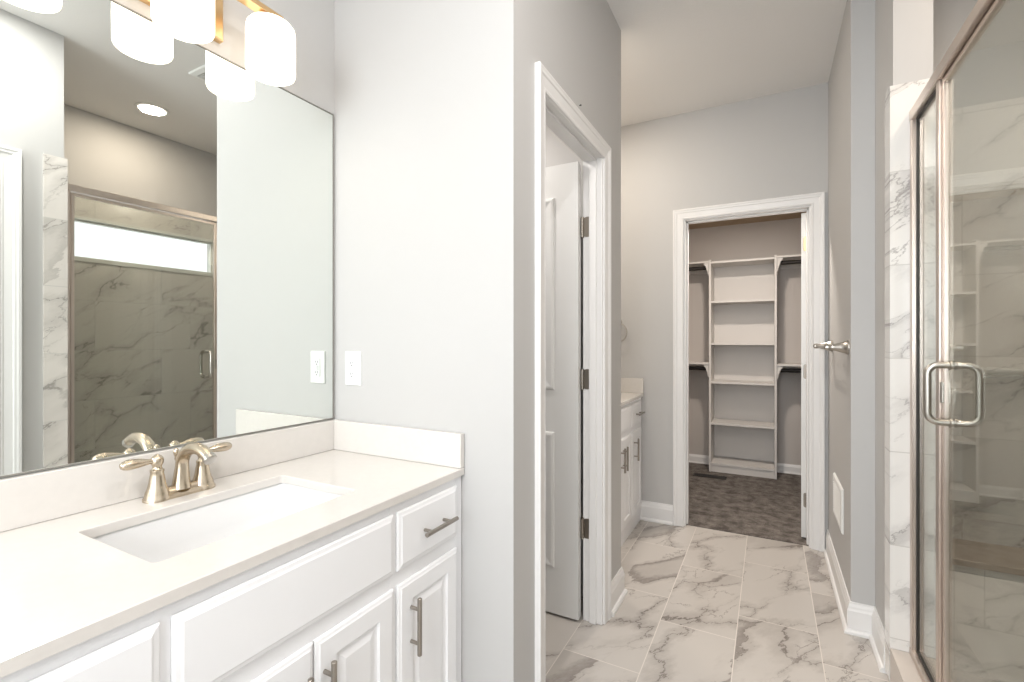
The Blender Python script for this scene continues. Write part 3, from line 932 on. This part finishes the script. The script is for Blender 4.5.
def closet_rail(side, z, label):
    a, b = ((-1.778, ux0 - 0.002) if side < 0 else (ux1 + 0.002, 1.178))
    e = b if side < 0 else a
    s = thing('closet_shelf', label, 'shelf', ((a + b) / 2, 5.0, z), 'closet shelves with hanging rods')
    obj('board', boxes((a, b, 4.862, 5.158, z - 0.018, z)), M['melamine'], s, bevel=0.001)
    bm = bmesh.new(); bx(bm, a, b, 5.140, 5.158, z - 0.085, z - 0.0185); obj('cleat', bm, M['melamine'], s)
    bm = bmesh.new(); lathe(bm, (a, 4.925, z - 0.058), (1, 0, 0), [(0.0185, 0), (0.0185, b - a - 0.03)], 18) if side < 0 else lathe(bm, (a + 0.03, 4.925, z - 0.058), (1, 0, 0), [(0.0185, 0), (0.0185, b - a - 0.03)], 18)
    obj('rod', bm, M['bronze'], s, smooth=True, auto=40)
    # moulded bracket beside the unit
    k = -1 if side < 0 else 1
    bm = bmesh.new()
    prof = [(0.0, 0.0), (0.070, 0.0), (0.070, -0.018), (0.050, -0.026), (0.036, -0.044), (0.030, -0.062), (0.018, -0.074), (0.012, -0.105), (0.0, -0.120)]
    loft(bm, [[(e + k * (0.001 + q * 0.6), y, z - 0.0185 + w) for q, w in prof] for y in (4.872, 4.990)])
    obj('bracket', bm, M['melamine'], s)
    return s
closet_rail(-1, 1.998, 'upper left closet shelf with dark hanging rod beside the shelving unit')
closet_rail(1, 1.998, 'upper right closet shelf with dark hanging rod beside the shelving unit')
closet_rail(-1, 1.035, 'lower left closet shelf with dark hanging rod beside the shelving unit')
closet_rail(1, 1.035, 'lower right closet shelf with dark hanging rod beside the shelving unit')

# floor register in the carpet
fr_ = thing('floor_register', 'dark bronze floor register in the closet carpet', 'vent', (-0.475, 4.69, fl))
bm = bmesh.new()
steps(bm, onZ(fl, 1), -0.615, -0.335, 4.635, 4.745, [(0, 0), (0.002, 0.004), (0.014, 0.005), (0.016, 0.002)])
obj('frame', bm, M['bronze'], fr_)
bm = bmesh.new()
for i in range(16):
    x = -0.593 + i * 0.0157
    bx(bm, x, x + 0.006, 4.655, 4.725, fl + 0.002, fl + 0.0048)
obj('louvers', bm, M['dark'], fr_)

# wall register low on the corridor wall
wr = thing('wall_register', 'white louvered air register low on the corridor right wall', 'vent', (XR, 2.87, 0.335))
T = onX(XR - 0.0003, -1)
ya, yb, za, zb = 2.70, 3.035, 0.335, 0.545
bm = bmesh.new(); lps = []
for ins, n in ((0, 0), (0, 0.003), (0.006, 0.009), (0.026, 0.010), (0.028, 0.002), (0.028, 0)):
    lps.append([T(a, b, n) for a, b in rect(ya + ins, yb - ins, za + ins, zb - ins)])
loft(bm, lps, close=True)
obj('frame', bm, M['plastic'], wr)
bm = bmesh.new()
for i in range(13):
    z = za + 0.034 + i * 0.0118
    v = [bm.verts.new(T(*p)) for p in ((ya + 0.028, z, 0.002), (yb - 0.028, z, 0.002), (yb - 0.028, z - 0.007, 0.009), (ya + 0.028, z - 0.007, 0.009))]
    w = [bm.verts.new(T(*p)) for p in ((ya + 0.028, z + 0.0012, 0.002), (yb - 0.028, z + 0.0012, 0.002), (yb - 0.028, z - 0.0058, 0.009), (ya + 0.028, z - 0.0058, 0.009))]
    bm.faces.new(v); bm.faces.new(w)
    for q in range(4):
        bm.faces.new((v[q], v[(q + 1) % 4], w[(q + 1) % 4], w[q]))
obj('louvers', bm, M['plastic'], wr)
obj('damper', boxes((XR - 0.0018, XR - 0.0008, ya + 0.028, yb - 0.028, za + 0.028, zb - 0.028)), M['steel'], wr)

# towel bar
tb = thing('towel_bar', 'satin nickel towel bar with flared posts on the corridor right wall', 'towel bar', (XR, 2.85, 1.215))
for y in (2.545, 3.13):
    bm = bmesh.new()
    lathe(bm, (XR - 0.0003, y, 1.212), (-1, 0, 0), [(0.032, 0), (0.032, 0.006), (0.028, 0.009), (0.022, 0.030), (0.0155, 0.052), (0.0115, 0.064), (0.0130, 0.068), (0.0145, 0.076), (0.0125, 0.086), (0.006, 0.090)], 24)
    obj('post', bm, M['steel'], tb, smooth=True, auto=40)
bm = bmesh.new(); lathe(bm, (XR - 0.0725, 2.545, 1.212), (0, 1, 0), [(0.0075, 0), (0.0075, 0.585)], 16)
obj('bar', bm, M['steel'], tb, smooth=True, auto=40)

# towel ring on the far wall over the far vanity
tr = thing('towel_ring', 'satin nickel towel ring on the far wall above the far vanity', 'towel ring', (-0.942, YF, 1.37))
bm = bmesh.new(); lathe(bm, (-0.942, YF - 0.0003, 1.375), (0, -1, 0), [(0.024, 0), (0.022, 0.005), (0.012, 0.03), (0.010, 0.045), (0.012, 0.052), (0.004, 0.056)], 20)
obj('post', bm, M['steel'], tr, smooth=True, auto=40)
bm = bmesh.new()
pts = [(-0.942 + 0.068 * math.sin(a), YF - 0.044, 1.300 + 0.068 * math.cos(a)) for a in [2 * math.pi * i / 40 for i in range(40)]]
P = [Vector(p) for p in pts]
rows = []
for i, c in enumerate(P):
    rad_ = (c - Vector((-0.942, YF - 0.044, 1.300))).normalized()
    rows.append([c + rad_ * 0.0045 * math.cos(2 * math.pi * j / 8) + Vector((0, 1, 0)) * 0.0045 * math.sin(2 * math.pi * j / 8) for j in range(8)])
loft(bm, rows, close=True)
obj('ring', bm, M['steel'], tr, smooth=True)

# small nail head above the toilet room door casing
bm = bmesh.new(); lathe(bm, (XW + 0.0002, 1.735, 2.142), (1, 0, 0), [(0.0015, 0), (0.0015, 0.006), (0.004, 0.0062), (0.0035, 0.008)], 10)
tag(obj('nail', bm, M['dark']), 'tiny dark nail head in the wall above the toilet room door casing', 'nail')

# recessed can in shower ceiling and air vent in the bathroom ceiling (both seen in the mirror)

def can(x, y, label, zc=CEIL, energy=14, r=0.075, col=(1.0, 0.88, 0.74)):
    c = thing('recessed_light', label, 'ceiling light', (x, y, zc), 'recessed ceiling lights')
    bm = bmesh.new()
    n = 36; lps = []
    for rr, h in ((r + 0.018, 0.0), (r + 0.017, -0.004), (r + 0.002, -0.006), (r, -0.003), (r, 0.0)):
        lps.append([(x + rr * math.cos(2 * math.pi * i / n), y + rr * math.sin(2 * math.pi * i / n), zc - 0.0003 + h) for i in range(n)])
    loft(bm, lps, close=True)
    obj('trim_ring', bm, M['plastic'], c, smooth=True, auto=40)
    bm = bmesh.new(); lathe(bm, (x, y, zc - 0.0008), (0, 0, -1), [(r - 0.0005, 0), (r - 0.0005, 0.002)], n)
    obj('lens', bm, M['can'], c)
    area_light('recessed_lamp', (x, y, zc - 0.010), r * 1.8, energy, col, shape='DISK')
    return c
can(0.860, 1.650, 'round lit recessed light in the shower ceiling', energy=5.5, col=(1.0, 0.84, 0.68))
can(0.05, 0.72, 'unseen recessed fill light added in the ceiling over the foreground floor', energy=9, col=(1, 0.97, 0.95))  # added out of view to brighten the room and toilet room wall
can(-0.25, -0.80, 'unseen recessed fill light added in the ceiling behind the viewer', energy=16, col=(1, 0.97, 0.95))  # added behind the camera as general fill
can(-0.98, 2.62, 'unseen recessed fill light added in the ceiling over the far vanity', energy=8, col=(1, 0.90, 0.78))  # added behind the wall corner to brighten and warm the far wall
can(-1.30, 1.72, 'round recessed light in the toilet room ceiling', 2.44, energy=7, col=(1, 0.95, 0.9))
can(-0.20, 3.78, 'round recessed light in the closet ceiling', 2.38, energy=17, col=(1, 0.90, 0.80))
av = thing('ceiling_vent', 'white square exhaust vent in the bathroom ceiling, seen in the mirror', 'vent', (0.09, 1.60, CEIL))
bm = bmesh.new(); lps = []
T = onZ(CEIL - 0.0003, -1)
for ins, n in ((0, 0), (0.002, 0.010), (0.030, 0.014), (0.034, 0.004), (0.034, 0)):
    lps.append([T(a, b, n) for a, b in rect(-0.04, 0.20, 1.51, 1.75)] if False else [T(a, b, n) for a, b in rect(-0.05 + ins, 0.19 - ins, 1.52 + ins, 1.76 - ins)])
loft(bm, lps, close=True)
obj('frame', bm, M['plastic'], av)
bm = bmesh.new()
for i in range(11):
    y = 1.560 + i * 0.015
    bx(bm, -0.016, 0.156, y, y + 0.006, CEIL - 0.012, CEIL - 0.004)
obj('grille', bm, M['vinyl'], av)
obj('duct', boxes((-0.016, 0.156, 1.554, 1.726, CEIL - 0.0030, CEIL - 0.0010)), M['dark'], av)
